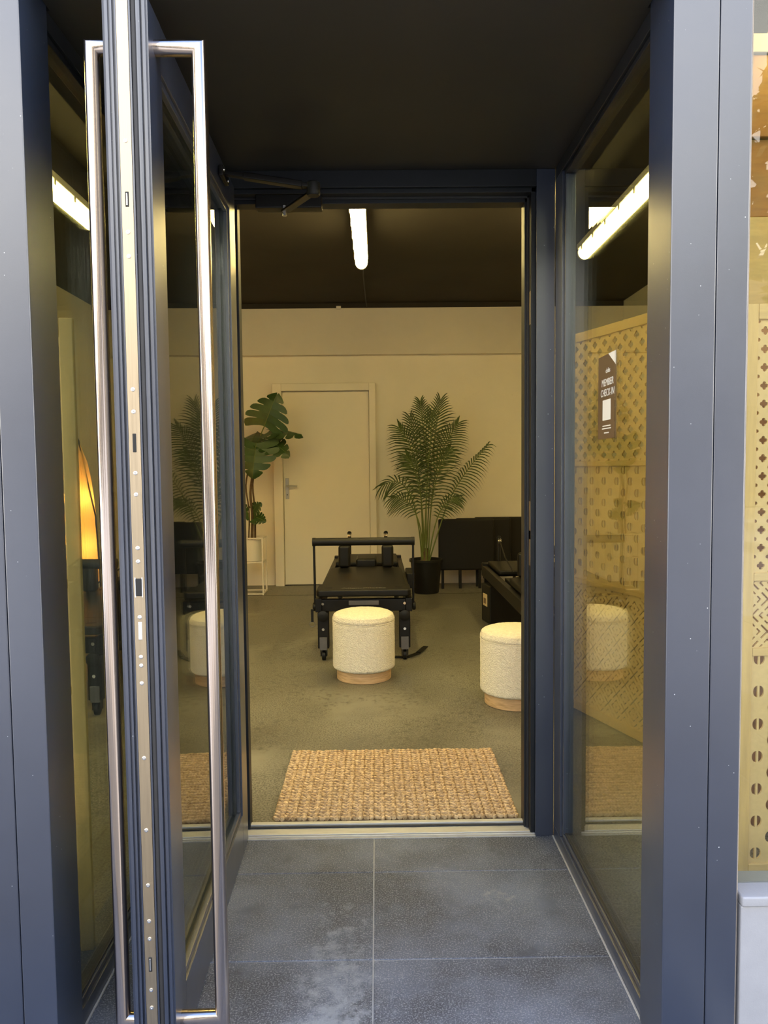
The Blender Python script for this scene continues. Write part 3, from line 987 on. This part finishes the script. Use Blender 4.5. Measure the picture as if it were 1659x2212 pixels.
nx, ny = 44, 27
edge = MB()
for i in range(nx):
    wob = 0.004 * math.sin(i * .9)
    for k in range(ny):
        x = -W2 + (i + .5) * 2 * W2 / nx + random.uniform(-.0011, .0011)
        y = -H2 + (k + .5) * 2 * H2 / ny + random.uniform(-.0011, .0011) + wob * .4
        z = .0125 + random.uniform(-.0015, .002)
        yw = R(34 if i % 2 else -34) + random.uniform(-.18, .18)
        tgt = edge if (k == 0 or k == ny - 1 or i == 0 or i == nx - 1) else mb
        knot(tgt, x - .003, y + .004, z, .0125, .0061, .0090, yw)
        knot(tgt, x + .003, y - .004, z + .001, .0125, .0056, .0090, yw + R(16))
obj('woven_loops', mb, 'jute', t, smooth=True, kind='stuff')
obj('braided_edge', edge, 'jute', t, smooth=True, kind='stuff')


# ------------------------------------------------------------------ palm
def curve_pts(p, n):
    """Catmull-Rom through p"""
    p = [Vector(q) for q in p]
    p = [p[0] * 2 - p[1]] + p + [p[-1] * 2 - p[-2]]
    out = []
    segs = len(p) - 3
    for i in range(n + 1):
        u = i / n * segs
        k = min(int(u), segs - 1)
        f_ = u - k
        a, b, c, d = p[k:k + 4]
        out.append(.5 * ((2 * b) + (c - a) * f_ + (2 * a - 5 * b + 4 * c - d) * f_ ** 2 + (3 * b - a - 3 * c + d) * f_ ** 3))
    return out


def frond(name, pts, start, length, parent, face=(0, -1, 0), npair=26, droop=0.5):
    N = 60
    P = curve_pts(pts, N)
    mb = MB()
    mb.tube([P[i] for i in range(0, N + 1, 3)], [0.0075 * (1 - .8 * i / N) + .001 for i in range(0, N + 1, 3)], 6, mi=0)
    F = Vector(face)
    for q in range(npair):
        u = start + (1 - start) * (q + .5) / npair
        i = min(int(u * N), N - 1)
        p = P[i].lerp(P[i + 1], u * N - i)
        d = (P[min(i + 2, N)] - P[max(i - 1, 0)]).normalized()
        sd_ = d.cross(F).normalized()
        v = (q + .5) / npair
        ln = length * (0.55 + 0.75 * math.sin(min(1, v * 1.25) * PI * .78)) * (1 - .35 * v ** 3)
        for s in (-1, 1):
            out = (sd_ * s * (0.95 - .40 * v) + d * (0.42 + .25 * v + .7 * v ** 4) + F * random.uniform(-.05, .22)).normalized()
            wv = F.cross(out).normalized()
            wd = 0.0066
            rows = []
            segs = 5
            for k in range(segs + 1):
                x = k / segs
                c_ = p + out * (ln * x) + Vector((0, 0, -1)) * (droop * ln * x ** 2.2 * random.uniform(.85, 1.1)) 
                hw = wd * (math.sin(PI * min(1, .18 + x * .82)) ** .7 if x < 1 else 0.05) * (1 if x < .95 else .2)
                rows.append((c_ - wv * hw, c_ + F * 0.0025, c_ + wv * hw))
            vs = [r_ for row in rows for r_ in row]
            fs = []
            for k in range(segs):
                a = k * 3
                fs += [(a, a + 1, a + 4, a + 3), (a + 1, a + 2, a + 5, a + 4)]
            mb.add(vs, fs, 1)
    return obj(name, mb, ['stem', 'palm'], parent, smooth=True)


t = empty('potted_palm', (0.49, 7.52, 0), 'tall potted palm with arching fronds in a black pot', 'plant')
pr = [(.001, 0), (.122, 0), (.128, .004), (.158, .318), (.172, .320), (.172, .345), (.158, .345), (.152, .31), (.001, .31)]
obj('pot', MB().lathe(pr, 48), 'black_plastic', t, smooth=True)
obj('soil', MB().lathe([(.001, .305), (.152, .305), (.140, .318), (.001, .325)], 32), 'soil', t, smooth=True)
obj('root_ball', MB().lathe([(.05, .30), (.045, .36), (.036, .42), (.028, .455)], 14, (-.01, 0, 0), jit=.004), 'bark', t, smooth=True)
FR = [  # control points (dx, dy, z) from the pot, leaflet start, leaflet length
    ([(-.02, 0, .32), (.00, .02, .8), (.02, .02, 1.3), (-.02, .00, 1.70), (-.05, -.03, 1.94)], .48, .15, .25),
    ([(.00, .02, .32), (.03, .05, .8), (.06, .05, 1.3), (.12, .04, 1.70), (.16, .02, 1.96)], .44, .17, .2),
    ([(-.03, 0, .32), (-.04, -.01, .8), (-.07, -.03, 1.2), (-.16, -.06, 1.50), (-.27, -.10, 1.68)], .34, .19, .3),
    ([(.02, .02, .32), (.05, .02, .8), (.10, .01, 1.2), (.20, -.02, 1.50), (.33, -.05, 1.72)], .44, .17, .25),
    ([(.03, -.02, .32), (.12, -.05, .62), (.24, -.08, .96), (.41, -.11, 1.24), (.62, -.14, 1.50)], .42, .125, .6),
    ([(-.04, -.02, .32), (-.08, -.06, .70), (-.16, -.10, 1.00), (-.29, -.13, 1.14), (-.45, -.16, 1.10)], .40, .13, .5),
    ([(.00, -.04, .32), (.00, -.07, .8), (.02, -.09, 1.25), (.05, -.11, 1.60), (.06, -.13, 1.82)], .34, .19, .3),
    ([(.02, -.03, .32), (.07, -.08, .62), (.13, -.12, .82), (.22, -.15, .94), (.32, -.17, .98)], .42, .11, .4),
    ([(-.03, -.03, .32), (-.06, -.08, .66), (-.13, -.12, .86), (-.23, -.15, .96), (-.35, -.18, .98)], .40, .13, .4),
    ([(-.01, .03, .32), (-.03, .06, .8), (-.06, .09, 1.2), (-.10, .11, 1.55), (-.15, .12, 1.80)], .38, .17, .25),
    ([(.02, -.02, .32), (.04, -.05, .75), (.08, -.07, 1.05), (.15, -.10, 1.30), (.24, -.13, 1.46)], .34, .17, .35),
    ([(-.02, -.02, .32), (-.03, -.05, .72), (-.06, -.08, 1.02), (-.12, -.11, 1.26), (-.20, -.14, 1.40)], .34, .17, .35),
]
for pts, st_, ln, dr in FR:
    frond('frond', pts, st_, ln * 1.22, t, npair=23 if ln > .13 else (26 if pts[-1][0] > .5 else 15), droop=dr + .12)

# ------------------------------------------------------------------ monstera on a stand
t = empty('plant_stand', (-1.295, 7.60, 0), 'thin white metal plant stand by the inner door', 'stand')
for sx in (-1, 1):
    for sy in (-1, 1):
        obj('leg', box((sx * .125 - .007, sy * .125 - .007, 0), (sx * .125 + .007, sy * .125 + .007, .585)), 'white_metal', t, bevel=.001)
for z in (.012, .333, .578):
    for s in (-1, 1):
        obj('rail', box((-.118, s * .125 - .006, z - .006), (.118, s * .125 + .006, z + .006)), 'white_metal', t)
        obj('rail', box((s * .125 - .006, -.118, z - .006), (s * .125 + .006, .118, z + .006)), 'white_metal', t)
for s in (-1, 1):
    obj('pot_support', box((-.118, s * .06 - .008, .327), (.118, s * .06 + .008, .339)), 'white_metal', t)


def monstera_leaf(parent, base, tip_dir, normal, size, petiole_from):
    mb = MB()
    d = Vector(tip_dir).normalized()
    nrm = Vector(normal)
    nrm = (nrm - d * nrm.dot(d)).normalized()
    sd_ = d.cross(nrm).normalized()
    base = Vector(base)

    def pt(t_, s, side):
        wdt = size * .68 * (math.sin(PI * (0.16 + .84 * t_) ** .72) ** .75 if t_ < 1 else 0)
        wdt = max(wdt, .0)
        sweep = s ** 1.6 * (t_ * 0.34 - .26) * size
        fold = -abs(s) ** 1.4 * size * .10 + math.sin(t_ * 2.6) * size * .05
        return base + d * (t_ * size + sweep) + sd_ * side * s * wdt + nrm * fold
    nl = 5
    for side in (-1, 1):
        for l in range(nl):
            t0, t1 = l / nl, (l + 1) / nl
            dt = t1 - t0
            rows = []
            ns = 9
            for i in range(ns + 1):
                s = i / ns
                gp = 0 if s < .45 else dt * .085 * ((s - .45) / .55) ** .4
                gp2 = gp + (dt * .16 * max(0, (s - .86) / .14))
                lo = t0 + (gp2 if l > 0 else gp2 * .3)
                hi = t1 - (gp2 if l < nl - 1 else gp2 * .2)
                rows.append([pt(lo, s, side), pt((lo + hi) / 2, s * (1.03 if s > .9 else 1), side) - nrm * size * .008, pt(hi, s, side)])
            vs = [q for r_ in rows for q in r_]
            fs = []
            for i in range(ns):
                a = i * 3
                fs += [(a, a + 1, a + 4, a + 3), (a + 1, a + 2, a + 5, a + 4)]
            mb.add(vs, fs, 0)
    rib = [pt(x / 8, 0, 1) + nrm * .002 for x in range(9)]
    mb.tube(rib, [.004 * (1 - .08 * i) for i in range(9)], 6, mi=1)
    pf = Vector(petiole_from)
    mid = pf.lerp(base, .5) + Vector((0, 0, .03))
    mb.tube(curve_pts([pf, mid, base], 8), .006, 6, mi=1)
    return obj('leaf', mb, ['leaf', 'stem'], parent, smooth=True)


t = empty('potted_monstera', (-1.295, 7.60, .340), 'split leaf plant in a white pot on the metal stand', 'plant')
obj('pot', MB().lathe([(.001, 0), (.105, 0), (.109, .004), (.112, .222), (.104, .226), (.098, .20), (.001, .20)], 40), 'white_pot', t, smooth=True)
obj('soil', MB().lathe([(.001, .195), (.098, .195), (.001, .207)], 24), 'soil', t, smooth=True)
obj('stem', MB().tube(curve_pts([(0, 0, .2), (.01, 0, .45), (-.005, 0, .7), (.03, -.01, .95), (.02, -.02, 1.12)], 14), [.016 - .0005 * i for i in range(15)], 8), 'bark', t, smooth=True)
obj('stem', MB().tube(curve_pts([(.03, .02, .2), (.035, .01, .5), (.02, .0, .78), (.06, .0, 1.0), (.10, -.01, 1.2)], 14), [.011 - .0003 * i for i in range(15)], 8), 'bark', t, smooth=True)
obj('stem', MB().tube(curve_pts([(-.03, -.02, .2), (-.02, -.01, .5), (-.05, 0, .75), (-.02, 0, .95)], 10), .008, 6), 'bark', t, smooth=True)
LV = [((.16, -.06, 1.37), (.45, -.2, 1), (.1, -1, .35), .34, (.08, 0, 1.15)),
      ((.085, -.12, 1.20), (-.10, -.12, -1), (-.1, -1, .12), .34, (.02, -.02, 1.05)),
      ((.19, -.03, 1.235), (.80, -.15, -.62), (.45, -.75, .7), .27, (.08, 0, 1.05)),
      ((.20, .02, 1.325), (1, -.05, -.14), (.1, -.28, 1), .33, (.10, 0, 1.12)),
      ((.03, -.04, .52), (.5, -.3, .4), (.1, -1, .6), .12, (.03, 0, .40)),
      ((-.03, -.05, .50), (-.5, -.3, .2), (-.1, -1, .6), .13, (-.02, 0, .36)),
      ((.05, -.04, .45), (.7, -.3, -.3), (.2, -1, .6), .12, (.03, 0, .36)),
      ((.0, .06, 1.2), (.1, .8, .4), (0, .4, 1), .30, (.02, 0, 1.05))]
for a in LV:
    monstera_leaf(t, *a)


# ------------------------------------------------------------------ padded boards against the wall
def board(x, y, name, label):
    t = empty(name, (x, y, 0), label, 'board', group='black padded boards along the back wall')
    obj('panel', box((0, 0, .195), (.585, .05, .735)), 'black_vinyl', t, bevel=.018, seg=3)
    for lx in (.03, .215, .42):
        obj('leg', box((lx, .008, 0), (lx + .028, .042, .20)), 'black_metal', t, bevel=.003)
    return t


board(0.635, 7.72, 'padded_board', 'front black padded board on legs beside the palm pot')
board(0.83, 7.84, 'padded_board.001', 'middle black padded board, standing behind the front one')
board(1.045, 7.96, 'padded_board.002', 'rearmost black padded board, closest to the back wall')


# ------------------------------------------------------------------ fretwork screens
def circ(cx, cy, r, a0, a1, n):
    return [(cx + r * math.cos(a0 + (a1 - a0) * i / n), cy + r * math.sin(a0 + (a1 - a0) * i / n)) for i in range(n + 1)]


def clip_ok(poly, w_, h_, m=.002):
    return all(m < x < w_ - m and m < y < h_ - m for x, y in poly)


def squash(poly, w_, h_, m=.002):
    """clip a hole to the board; a hole cut into several pieces by the edge is dropped"""
    q = list(poly)
    for ax, lim, sg in ((0, m, 1), (0, w_ - m, -1), (1, m, 1), (1, h_ - m, -1)):
        ins = [(p[ax] - lim) * sg > 0 for p in q]
        if all(ins):
            continue
        if sum(1 for i in range(len(q)) if ins[i] != ins[i - 1]) != 2:
            return None
        out = []
        for i in range(len(q)):
            p, r = q[i - 1], q[i]
            if ins[i] != ins[i - 1]:
                t_ = (lim - p[ax]) / (r[ax] - p[ax])
                out.append((p[0] + (r[0] - p[0]) * t_, p[1] + (r[1] - p[1]) * t_))
            if ins[i]:
                out.append(r)
        q = out
    xs, ys = [p[0] for p in q], [p[1] for p in q]
    if len(q) < 4 or max(xs) - min(xs) < .004 or max(ys) - min(ys) < .004:
        return None
    return q


def holes_quatrefoil(w_, h_, P):
    hs = []
    r = P * .105
    off = P * .13
    for i in range(-1, int(w_ / P * 2) + 3):
        for k in range(-1, int(h_ / P) + 2):
            cx = i * P / 2 + P * .45
            cy = k * P + (P / 2 if i % 2 else 0) + P * .4
            poly = []
            for q in range(4):
                a = q * PI / 2
                poly += circ(cx + off * math.cos(a), cy + off * math.sin(a), r, a - 1.83, a + 1.83, 7)
            p2 = squash(poly, w_, h_)
            if p2:
                hs.append(p2)
    return hs


def holes_halfmoon(w_, h_, P):
    hs = []
    for i in range(-1, int(w_ / P * 2) + 3):
        for k in range(-1, int(h_ / P) + 2):
            cx = i * P / 2 * .92 + P * .25
            cy = k * P + (P / 2 if i % 2 else 0) + P * .3
            for s in (-1, 1):
                poly = [(cx + s * P * .03 + s * P * .14 * math.cos(a), cy + P * .18 * math.sin(a)) for a in [(-PI / 2 + PI * q / 8) for q in range(9)]]
                p2 = squash(poly, w_, h_)
                if p2:
                    hs.append(p2)
    return hs


def holes_diagonal(w_, h_, P):
    hs = []
    tw = P * .028

    def put(poly, cx, cy, ang):
        c_, s_ = math.cos(ang), math.sin(ang)
        p2 = squash([(cx + x * c_ - y * s_, cy + x * s_ + y * c_) for x, y in poly], w_, h_)
        if p2:
            hs.append(p2)
    A = P * .29
    X = [(A, tw), (tw, tw), (tw, A), (-tw, A), (-tw, tw), (-A, tw), (-A, -tw), (-tw, -tw), (-tw, -A), (tw, -A), (tw, -tw), (A, -tw)]
    dm = [(P * .05, 0), (0, P * .05), (-P * .05, 0), (0, -P * .05)]
    q = P * .085
    cv = [(q * .4 + tw, 0), (-q * .6, q + tw), (-q * .6 - tw * 1.4, q), (q * .4 - tw * 1.6, 0), (-q * .6 - tw * 1.4, -q), (-q * .6, -q - tw)]
    for i in range(-1, int(w_ / P) + 2):
        for k in range(-1, int(h_ / P) + 2):
            for (ox, oy) in ((0, 0), (.5, .5)):
                put(X, (i + ox) * P, (k + oy) * P, PI / 4)
                dx, dy = (i + ox + .5) * P, (k + oy) * P
                put(dm, dx, dy, 0)
                for a in range(4):
                    an = a * PI / 2
                    put(cv, dx + math.cos(an) * P * .23, dy + math.sin(an) * P * .23, an)
    return hs


def screen_panel(root, p0, p1, z0, z1, bands, post=.034, th=.022):
    """one leaf of a folding screen from p0 to p1 (plan), bands = [(za, zb, pattern, period)]"""
    p0, p1 = Vector((*p0, 0)), Vector((*p1, 0))
    d = (p1 - p0)
    Ln = d.length
    d.normalize()
    nrm = Vector((d.y, -d.x, 0))
    base_ = root.location.copy()
    T = Matrix(((d.x, nrm.x, 0, p0.x), (d.y, nrm.y, 0, p0.y), (0, 0, 1, 0), (0, 0, 0, 1)))
    T = Matrix.Translation(-base_) @ T
    lf = obj('screen_leaf', MB().box((0, -th / 2, z0), (post, th / 2, z1), T=T).box((Ln - post, -th / 2, z0), (Ln, th / 2, z1), T=T), 'pine', root, bevel=.003)
    obj('top_rail', MB().box((post, -th / 2, z1 - .045), (Ln - post, th / 2, z1), T=T), 'pine_h', lf, bevel=.002)
    obj('bottom_rail', MB().box((post, -th / 2, z0 + .01), (Ln - post, th / 2, z0 + .055), T=T), 'pine_h', lf, bevel=.002)
    for n_, (za, zb, fn, P) in enumerate(bands):
        w_, h_ = Ln - 2 * post, zb - za
        FT = T @ Matrix(((1, 0, 0, post), (0, 0, -1, 0), (0, 1, 0, za), (0, 0, 0, 1)))
        fret('fretwork_panel', [(0, 0), (w_, 0), (w_, h_), (0, h_)], fn(w_, h_, P), .006, 'ply', lf, FT)
        if n_ < len(bands) - 1:
            obj('cross_rail', MB().box((post, -th / 2, za - .024), (Ln - post, th / 2, za), T=T), 'pine_h', lf, bevel=.002)
    return lf


Q, HM, DG = holes_quatrefoil, holes_halfmoon, holes_diagonal
# A: seen through the right glass panel
t = empty('folding_screen', (1.12, 3.55, 0), 'pale wooden folding screen seen through the right glass panel, behind the sign', 'screen')
bA = [(1.30, 1.905, Q, .077), (.70, 1.276, HM, .105), (.055, .676, DG, .125)]
screen_panel(t, (1.005, 3.885), (1.235, 3.243), 0, 1.95, bA)
screen_panel(t, (1.265, 3.243), (1.50, 3.85), 0, 1.95, bA)
# B: in the shop window
t = empty('folding_screen.001', (1.35, 2.2, 0), 'pale wooden screen with cut-out patterns in the shop window at the right edge', 'screen')
bB = [(.953, 1.703, Q, .0536), (.725, .929, DG, .0985), (.055, .701, HM, .101)]
screen_panel(t, (1.090, 2.20), (1.55, 2.215), 0, 1.748, bB)
screen_panel(t, (1.56, 2.215), (2.0, 2.10), 0, 1.748, bB)
# C: behind the left glass panel
t = empty('folding_screen.002', (-1.0, 1.93, 0), 'pale wooden screen seen edge on through the left glass panel', 'screen')
bC = [(1.00, 1.62, Q, .0536), (.72, .976, DG, .0985), (.055, .696, HM, .101)]
screen_panel(t, (-1.21, 1.85), (-0.772, 1.925), 0, 1.668, bC)

# board wall behind the shop window screen
t = empty('wall_board', (1.9, 2.55, 0), 'orange and pale timber boarding behind the shop window screen', 'wall', kind='structure')
L = Vector(t.location)
zz = [0.0, .46, .92, 1.38, 1.80, 2.10, 2.355, 2.62]
for i in range(7):
    obj('plank', box(Vector((1.05, 2.50 + .012 * (i % 2), zz[i] + .002)) - L, Vector((XR - .004, 2.56, zz[i + 1] - .002)) - L), 'ply_pale' if i in (4, ) else 'ply_edge', t, bevel=.003)
obj('cap_rail', box(Vector((1.04, 2.49, 2.62)) - L, Vector((XR - .004, 2.58, 2.68)) - L), 'tube_body', t, bevel=.003)

# ------------------------------------------------------------------ the sign on the right glass
t = empty('sign', (0.612, 1.975, 1.462), 'small brown member check-in sign in a clear holder on the right glass panel', 'sign')
SW, SH = .150, .222
ST = Matrix(((0, 0, -1, 0), (-1, 0, 0, 0), (0, 1, 0, 0), (0, 0, 0, 1)))     # text x -> -Y, text y -> Z, out -> -X
mb = MB().box((-.0005, -SW / 2, -SH / 2), (.0005, SW / 2, SH / 2))
obj('sheet', mb, 'brown_print', t)
mb = MB().prism([(SW / 2, SH / 2), (SW / 2 - .062, SH / 2), (SW / 2, SH / 2 - .036)], .0006, .0011, T=ST)
obj('corner_flash', mb, 'white_print', t)
text('lettering', 'MEMBER', .027, 'white_print', t, ST @ Matrix.Translation((.006, .037, .0009)), sx=1.0, shear=.08)
text('lettering', 'CHECK-IN', .027, 'white_print', t, ST @ Matrix.Translation((.006, .010, .0009)), sx=.92, shear=.08)
text('lettering', 'clubs', .018, 'white_print', t, ST @ Matrix.Translation((.010, .068, .0009)))
obj('print_panel', MB().prism([(-.034, -.062), (.034, -.062), (.034, -.008), (-.034, -.008)], .0006, .0009, T=ST), 'white_print', t)
for z, hw in ((-.077, .034), (-.084, .038), (-.0955, .020)):
    obj('print_line', MB().prism([(-hw, z - .0014), (hw, z - .0014), (hw, z + .0014), (-hw, z + .0014)], .0006, .0009, T=ST), 'white_print', t)
for s in (-1, 1):
    obj('clear_edge', box((-.004, s * (SW / 2 + .004) - .003, -SH / 2 - .012), (.001, s * (SW / 2 + .004) + .003, SH / 2 + .012)), 'acrylic', t)

# ------------------------------------------------------------------ pleated lamp, seen through the left glass
t = empty('floor_lamp', (-2.52, 6.25, 0), 'glowing pleated floor lamp on thin black legs, seen through the left glass panel', 'lamp')
n = 40
vs, fs = [], []
for k in range(9):
    z = .34 + k / 8 * 1.16
    r0 = .135 * math.sqrt(max(0.02, 1 - (k / 8) ** 2.2)) + .012
    for i in range(2 * n):
        rr = r0 * (1.05 if i % 2 else .93)
        a = PI * i / n
        vs.append((rr * math.cos(a), rr * math.sin(a), z))
for k in range(8):
    for i in range(2 * n):
        p, q = k * 2 * n + i, k * 2 * n + (i + 1) % (2 * n)
        fs.append((p, q, q + 2 * n, p + 2 * n))
obj('lamp_shade', MB().add(vs, fs), 'shade', t)
for z_ in (.65, 1.05):
    bd = bpy.data.lights.new('lamp_bulb', 'POINT')
    bd.energy = 7
    bd.color = (1.0, 0.62, 0.22)
    bd.shadow_soft_size = .04
    bo = bpy.data.objects.new('lamp_bulb', bd)
    C.objects.link(bo)
    bo.parent = t
    bo.location = (0, 0, z_)
for i in range(3):
    a = R(-20) + i * 2 * PI / 3
    obj('leg', MB().tube([(.015 * math.cos(a), .015 * math.sin(a), 1.56), (.178 * math.cos(a), .178 * math.sin(a), .9), (.225 * math.cos(a), .225 * math.sin(a), 0)], .007, 8), 'black_metal', t, smooth=True)
obj('cap', MB().lathe([(.03, 1.49), (.03, 1.53), (.012, 1.57)], 16), 'black_metal', t, smooth=True)

# wall unit high on the back wall at the left
t = empty('wall_unit', (-2.02, YB - .05, 2.0), 'pale rounded unit with a small label, on the back wall left of the plants', 'wall unit')
obj('housing', box((-.14, -.06, -.02), (.14, .05, .20)), 'wall', t, bevel=.03, seg=3)
obj('label_plate', box((-.07, -.012, -.085), (.07, .05, -.045)), 'white_print', t, bevel=.003)

# ================================================================== across the street (only mirrored in glass and steel)
t = empty('building', (0, -19, 0), 'pale rendered building across the street, mirrored in the shop glass', 'building')
obj('wall', box((-24, -4, 0), (24, 0, 7.4)), 'facade', t)
obj('shop_front', box((-24, -.3, .4), (24, .05, 3.0)), 'dark_glass', t)
for i in range(12):
    x = -20 + i * 3.6
    wn = obj('window', box((x, -.02, 3.9), (x + 1.3, .06, 5.6)), 'white_pot', t)
    obj('pane', box((x + .1, .03, 4.0), (x + 1.2, .07, 5.5)), 'dark_glass', wn)
for k, (x, y) in enumerate(((5.7, -6.5), (8.6, -9.0))):
    t = empty('street_tree', (x, y, 0), ['round green street tree, nearer one mirrored in the shop window', 'round green street tree, further one mirrored in the shop window'][k], 'tree')
    obj('trunk', MB().tube([(0, 0, -.03), (.05, 0, 1.6), (0, 0, 3.2)], [.16, .12, .09], 10), 'bark', t, smooth=True)
    mb = MB()
    for q in range(700):
        v = Vector((random.gauss(0, 1), random.gauss(0, 1), random.gauss(0, 1))).normalized() * random.uniform(.5, 1) ** .5 * 1.0
        c_ = Vector((v.x, v.y, 5.0 + v.z * 1.9))
        u = Vector((random.gauss(0, 1), random.gauss(0, 1), random.gauss(0, 1))).normalized() * .2
        w_ = Vector((random.gauss(0, 1), random.gauss(0, 1), random.gauss(0, 1))).normalized() * .12
        mb.add([c_ - u, c_ + w_, c_ + u, c_ - w_], [(0, 1, 2, 3)])
    obj('crown', mb, 'tree_leaf', t, kind='stuff')
